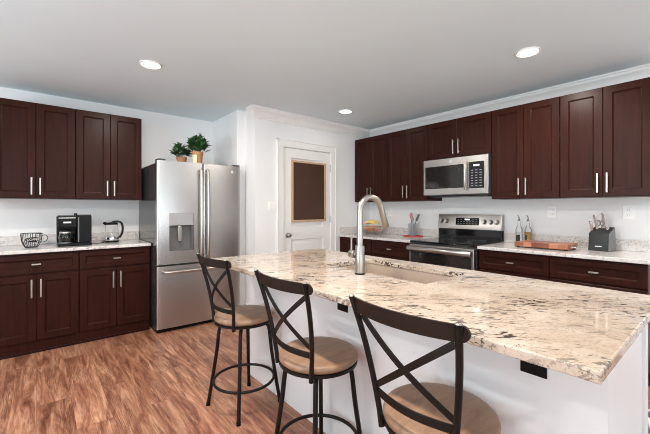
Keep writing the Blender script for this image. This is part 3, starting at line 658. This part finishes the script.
cm = thing('coffee_maker', 'black drip coffee maker on back counter between wire basket and kettle', 'coffee maker', (.285, 4.20, Z), 0)
m = MB().box(-.135, .135, -.11, .11, 0, .03).box(-.135, .02, .03, .11, .03, .29).box(.02, .135, -.10, .11, .03, .292).box(-.137, .015, -.11, .11, .178, .285); m.build('body', 'blackpl', cm, bevel=.008)
MB().box(-.132, .012, -.105, .105, .285, .296).box(.025, .13, -.095, .105, .292, .302).build('lid', 'blackglass', cm, bevel=.004)
MB().cyl((.01, -.02, .29), (.01, -.02, .315), .014, 12).build('lid_knob', 'blackpl', cm)
MB().box(-.09, -.03, -.1125, -.109, .222, .236).build('label_mark', 'markwhite', cm)
MB().box(-.125, .005, -.1125, -.109, .268, .276).build('trim_band', 'nickel', cm)
MB().box(.04, .12, -.1035, -.099, .20, .27).build('basket_window', 'blackpl', cm, bevel=.003)
MB().box(.022, .033, -.104, -.099, .04, .28).build('side_trim', 'greyplastic', cm)
MB().lathe([(.06, 0), (.06, .005)], (-.062, -.035, .0305), 24).build('warming_plate', 'nickel', cm)
cf = thing('coffee_carafe', 'glass carafe with black handle sitting inside the coffee maker', 'carafe', (.223, 4.165, Z + .037))
MB().lathe([(.05, 0), (.058, .015), (.062, .05), (.052, .095), (.045, .11), (.042, .11), (.049, .094), (.059, .05), (.055, .016), (.047, .003)], seg=28, cap0=True, cap1=True).build('jug', 'amber', cf)
MB().lathe([(.047, .106), (.047, .118), (.03, .124), (.001, .125)], seg=24).build('lid', 'blackpl', cf)
MB().lathe([(.0535, .088), (.056, .088), (.0545, .1), (.051, .1)], seg=24, cap0=False, cap1=False).build('band', 'nickel', cf)
MB().bar(spline([(.024, -.045, .108), (.036, -.078, .105), (.038, -.082, .07), (.03, -.06, .03)], 5), .016, .010, (.9, .3, 0)).build('handle', 'blackpl', cf, bevel=.002)

kt = thing('electric_kettle', 'clear glass electric kettle with black handle on back counter beside refrigerator', 'kettle', (.625, 4.34, Z), -10)
MB().lathe([(.066, 0), (.066, .014), (.062, .018)], seg=28).build('power_base', 'blackpl', kt)
MB().lathe([(.064, .019), (.066, .024), (.066, .05), (.064, .053)], seg=28).build('chrome_band', 'chrome', kt)
MB().lathe([(.064, .053), (.064, .11), (.056, .185), (.053, .19), (.051, .19), (.053, .184), (.061, .11), (.061, .055)], seg=28, cap0=False, cap1=False).build('glass_body', 'glass', kt)
MB().lathe([(.056, .188), (.058, .194), (.056, .206), (.03, .214), (.001, .216)], seg=28).build('lid', 'blackpl', kt)
MB().tube([(-.052, 0, .198), (-.075, 0, .206), (-.082, 0, .2)], [.02, .012, .004], 8).build('spout', 'blackpl', kt)
MB().bar(spline([(.0, 0, .214), (.05, 0, .222), (.088, 0, .205), (.102, 0, .15), (.094, 0, .09), (.07, 0, .045)], 6), .026, .022, (0, 1, 0)).build('handle', 'blackpl', kt, bevel=.004)
tag(MB().tube(spline([(.43, 4.30, Z + .004), (.48, 4.24, Z + .004), (.53, 4.27, Z + .004), (.558, 4.31, Z + .006)], 6), .0035, 6).build('power_cord', 'blackpl'), 'black power cord lying on counter between coffee maker and kettle', 'cord')

# ------------------------------------------------------------------ things on the right wall counter
fb = thing('fruit_bowl', 'pinkish silver wire fruit bowl in far corner of right counter', 'bowl', (3.64, 3.31, Z)); fb.scale = (1.28, 1.28, 1.28)
m = MB(); prof = [(.06, .003), (.09, .02), (.115, .05), (.128, .085)]
for k in range(24):
    a = 2 * math.pi * k / 24; m.tube([(r * math.cos(a + .12 * i), r * math.sin(a + .12 * i), z) for i, (r, z) in enumerate(prof)], .0034, 5); m.tube([(r * math.cos(a - .12 * i), r * math.sin(a - .12 * i), z) for i, (r, z) in enumerate(prof)], .0034, 5)
for r, z in ((.06, .003), (.128, .085)): m.tube([(r * math.cos(R(a)), r * math.sin(R(a)), z) for a in range(0, 360, 12)], .0035, 6, True)
m.build('wire_mesh', 'silverwire', fb)
MB().lathe([(.001, .006), (.055, .005), (.056, .003), (.001, .003)], seg=24).build('base_plate', 'silverwire', fb)
for lab, n_, mt, dx, dy, dz, r in (('orange lying at left of the fruit bowl', 'orange', 'orange', -.02, .048, .060, .036), ('orange in the middle of the fruit bowl, under the bananas', 'orange', 'orange', -.045, -.02, .060, .036), ('reddish peach at right side of the fruit bowl', 'peach', 'peach', .02, -.05, .060, .034), ('reddish peach at back of the fruit bowl', 'peach', 'peach', .048, .012, .060, .034)):
    f = MB().lathe([(max(.001, r * math.sin(math.pi * i / 12)), -r * math.cos(math.pi * i / 12) * .94 - (.004 if i in (0, 12) else 0) * (1 if i else -1)) for i in range(13)], seg=20)
    o = f.build(n_, mt, loc=(3.64 + dx * 1.28, 3.31 + dy * 1.28, Z + dz * 1.28)); o.scale = (1.28,) * 3; tag(o, lab, 'fruit', 'fruit in the wire bowl')
for i, (lab, off, h) in enumerate((('front banana lying on top of the oranges in fruit bowl', -.045, .112), ('middle banana lying on top of the fruit bowl pile', -.006, .118), ('rear banana lying on top of the fruit bowl pile', .033, .112))):
    P = [Vector((off + .012 * math.sin(math.pi * j / 10), .09 - .018 * j, h + .03 * math.sin(math.pi * j / 10) - .004)) for j in range(11)]
    o = MB().tube(P, [.005, .007, .014, .017, .018, .0185, .018, .017, .014, .008, .004], 8).build('banana', 'banana', loc=(3.64, 3.31, Z)); o.scale = (1.28,) * 3; tag(o, lab, 'fruit', 'fruit in the wire bowl')

tv = thing('trivet', 'red openwork trivet lying on counter left of the range, beneath utensil jar', 'trivet', (3.76, 2.70, Z))
m = MB()
for r in (.04, .08, .12): m.tube([(r * math.cos(R(a)), r * math.sin(R(a)) * 1.1, .005) for a in range(0, 360, 10)], .005, 6, True)
for k in range(8):
    a = 2 * math.pi * k / 8; m.tube([(.04 * math.cos(a), .044 * math.sin(a), .005), (.12 * math.cos(a), .132 * math.sin(a), .005)], .005, 6)
m.build('lattice', 'red', tv)
uj = thing('utensil_jar', 'clear glass utensil jar standing on red trivet left of the range', 'jar', (3.77, 2.715, Z + .0105))
MB().lathe([(.05, 0), (.054, .006), (.054, .15), (.05, .156), (.047, .156), (.05, .149), (.05, .009), (.001, .008)], seg=28).build('glass_wall', 'pressed', uj)
def utensil(name, lab, p0, p1, head, mt):
    p0, p1 = Vector(p0), Vector(p1); d = (p1 - p0).normalized(); t = thing(name, lab, 'utensil', p0, 0, 'utensils in the glass jar')
    MB().tube([Vector((0, 0, 0)), (p1 - p0) * .7], .005, 7).build('handle', 'greyplastic', t)
    a = (p1 - p0) * .68; e_ = p1 - p0
    if head == 'spatula': MB().bar([a, a.lerp(e_, .3), e_], .03, .005, (.6, -.8, 0)).build('blade', mt, t, bevel=.002)
    else: MB().tube([a, a.lerp(e_, .25), a.lerp(e_, .6), a.lerp(e_, .9), e_], [.005, .016, .022, .016, .004], 10).build('head', mt, t)
utensil('spoon', 'pink headed spoon in the glass jar, tallest at middle', (3.752, 2.715, Z + .022), (3.745, 2.72, Z + .31), 'spoon', 'pink')
utensil('spatula', 'grey spatula leaning right out of the glass jar', (3.77, 2.75, Z + .022), (3.772, 2.615, Z + .29), 'spatula', 'greyplastic')
utensil('whisk', 'pale headed utensil leaning left in the glass jar', (3.79, 2.70, Z + .022), (3.80, 2.745, Z + .26), 'spoon', 'silverwire')

def bottle(label, x, y, liquid, lab_side):
    t = thing('oil_bottle', label, 'bottle', (x, y, Z), 0, 'oil and vinegar bottles'); s = .027
    def sq(h, z, ch=.25):
        c = h * ch; return [(h, -h + c, z), (h, h - c, z), (h - c, h, z), (-h + c, h, z), (-h, h - c, z), (-h, -h + c, z), (-h + c, -h, z), (h - c, -h, z)]
    MB().rings([sq(s, 0), sq(s, .15), sq(s * .85, .165), sq(.011, .19), sq(.011, .235)]).build('glass_body', 'glass', t)
    if liquid: MB().rings([sq(s - .0035, .004), sq(s - .0035, .125)]).build('liquid', liquid, t)
    MB().cyl((0, 0, .235), (0, 0, .25), .012, 12).tube([(0, 0, .25), (0, 0, .268), (-.004, .004, .285), (-.012, .012, .296)], [.006, .005, .004, .003], 8).build('pour_spout', 'greyplastic', t)
    if lab_side == 'x': MB().box(-s - .0015, -s + .0005, -.020, .020, .022, .095).build('label_patch', 'vinegar', t)
    else: MB().box(-s - .0015, -s + .0005, 0.0, .0205, .022, .095).build('label_patch', 'vinegar', t)
bottle('clear bottle with black label and steel spout, left of the golden oil bottle', 3.775, 1.420, None, 'x')
bottle('bottle of golden oil with steel spout, right of the clear bottle', 3.775, 1.335, 'oil', 'y')
cbd = thing('cutting_board', 'thick wooden end grain cutting board with steel handles on right counter', 'board', (3.575, 1.12, Z))
MB().box(-.135, .135, -.215, .215, .010, .052).build('board', 'butcher', cbd, bevel=.004)
for sx in (-1, 1):
    for sy in (-1, 1): MB().cyl((sx * .11, sy * .19, 0), (sx * .11, sy * .19, .011), .014, 12).build('foot', 'blackpl', cbd)
for sy in (-1, 1): MB().tube([(-.06, sy * .213, .03), (-.06, sy * .237, .03), (-.055, sy * .243, .03), (.055, sy * .243, .03), (.06, sy * .237, .03), (.06, sy * .213, .03)], .005, 8).build('handle', 'chrome', cbd)
kb = thing('knife_block', 'charcoal grey slanted knife block on right wall counter', 'knife block', (3.72, .745, Z), -100)
m = MB(); wq = .072
m.quadbox([(-wq, -.055, 0), (wq, -.055, 0), (wq, .100, 0), (-wq, .100, 0), (-wq, -.040, .150), (wq, -.040, .150), (wq, .070, .202), (-wq, .070, .202)]); m.build('block', 'blockgrey', kb, bevel=.003)
MB().quadbox([(wq, -.050, .003), (wq + .003, -.050, .003), (wq + .003, .095, .003), (wq, .095, .003), (wq, -.036, .148), (wq + .003, -.036, .148), (wq + .003, .067, .197), (wq, .067, .197)]).build('side_panel', 'blockside', kb)
MB().quadbox([(-.022, -.0525, .036), (.026, -.0525, .036), (.026, -.05, .036), (-.022, -.05, .036), (-.022, -.0519, .042), (.026, -.0519, .042), (.026, -.049, .042), (-.022, -.049, .042)]).build('printed_mark', 'markwhite', kb)
def knife(lab, lx_, ly_, z0, L, tilt, wd):
    a = R(-100); wx = 3.72 + lx_ * math.cos(a) - ly_ * math.sin(a); wy = .745 + lx_ * math.sin(a) + ly_ * math.cos(a)
    t = thing('knife', lab, 'knife', (wx, wy, Z + z0), -100, 'knives in the block')
    d = Vector((tilt, -.18, 1)).normalized()
    MB().bar([d * .001, d * .009], wd * .9, .012, (1, 0, 0)).build('bolster', 'chrome', t)
    MB().bar([d * .008, d * .015, d * L * .6, d * L], wd, .016, (1, 0, 0)).build('handle', 'silverwire', t, bevel=.004)
    MB().bar([d * L, d * (L + .010)], wd * 1.1, .018, (1, 0, 0)).build('pommel', 'chrome', t, bevel=.003)
knife('silver handled knife at left end of the knife block', -.058, -.012, .170, .075, -.10, .018)
knife('large silver handled knife second from left in the block', -.028, .012, .182, .115, -.12, .022)
knife('tallest silver handled knife in middle of the block', .012, .030, .191, .125, .02, .024)
for i in range(2): knife(('short black tipped steak knife at right rear of the block', 'short steak knife at right front of the block')[i], .048, .035 - .03 * i, .194 - .014 * i, .012, 0, .014)
sc_ = thing('scissors', 'kitchen scissors with looped grey handles between the knives in block', 'scissors', (3.735, .752, Z + .200), -100, None)
MB().tube([(-.013 + .013 * math.cos(R(a)), 0, .035 + .022 * math.sin(R(a))) for a in range(0, 360, 20)], .004, 6, True).tube([(.015 + .013 * math.cos(R(a)), 0, .035 + .022 * math.sin(R(a))) for a in range(0, 360, 20)], .004, 6, True).build('loops', 'greyplastic', sc_)
MB().box(-.008, .008, -.002, .002, -.006, .016).build('blades', 'chrome', sc_)
# rug in the aisle
tag(MB().box(2.22, 2.965, -1.2, 1.7, 0.0005, .009).build('rug', 'rug', bevel=.003), 'pale rug with dark pattern on floor in aisle behind island', 'rug')
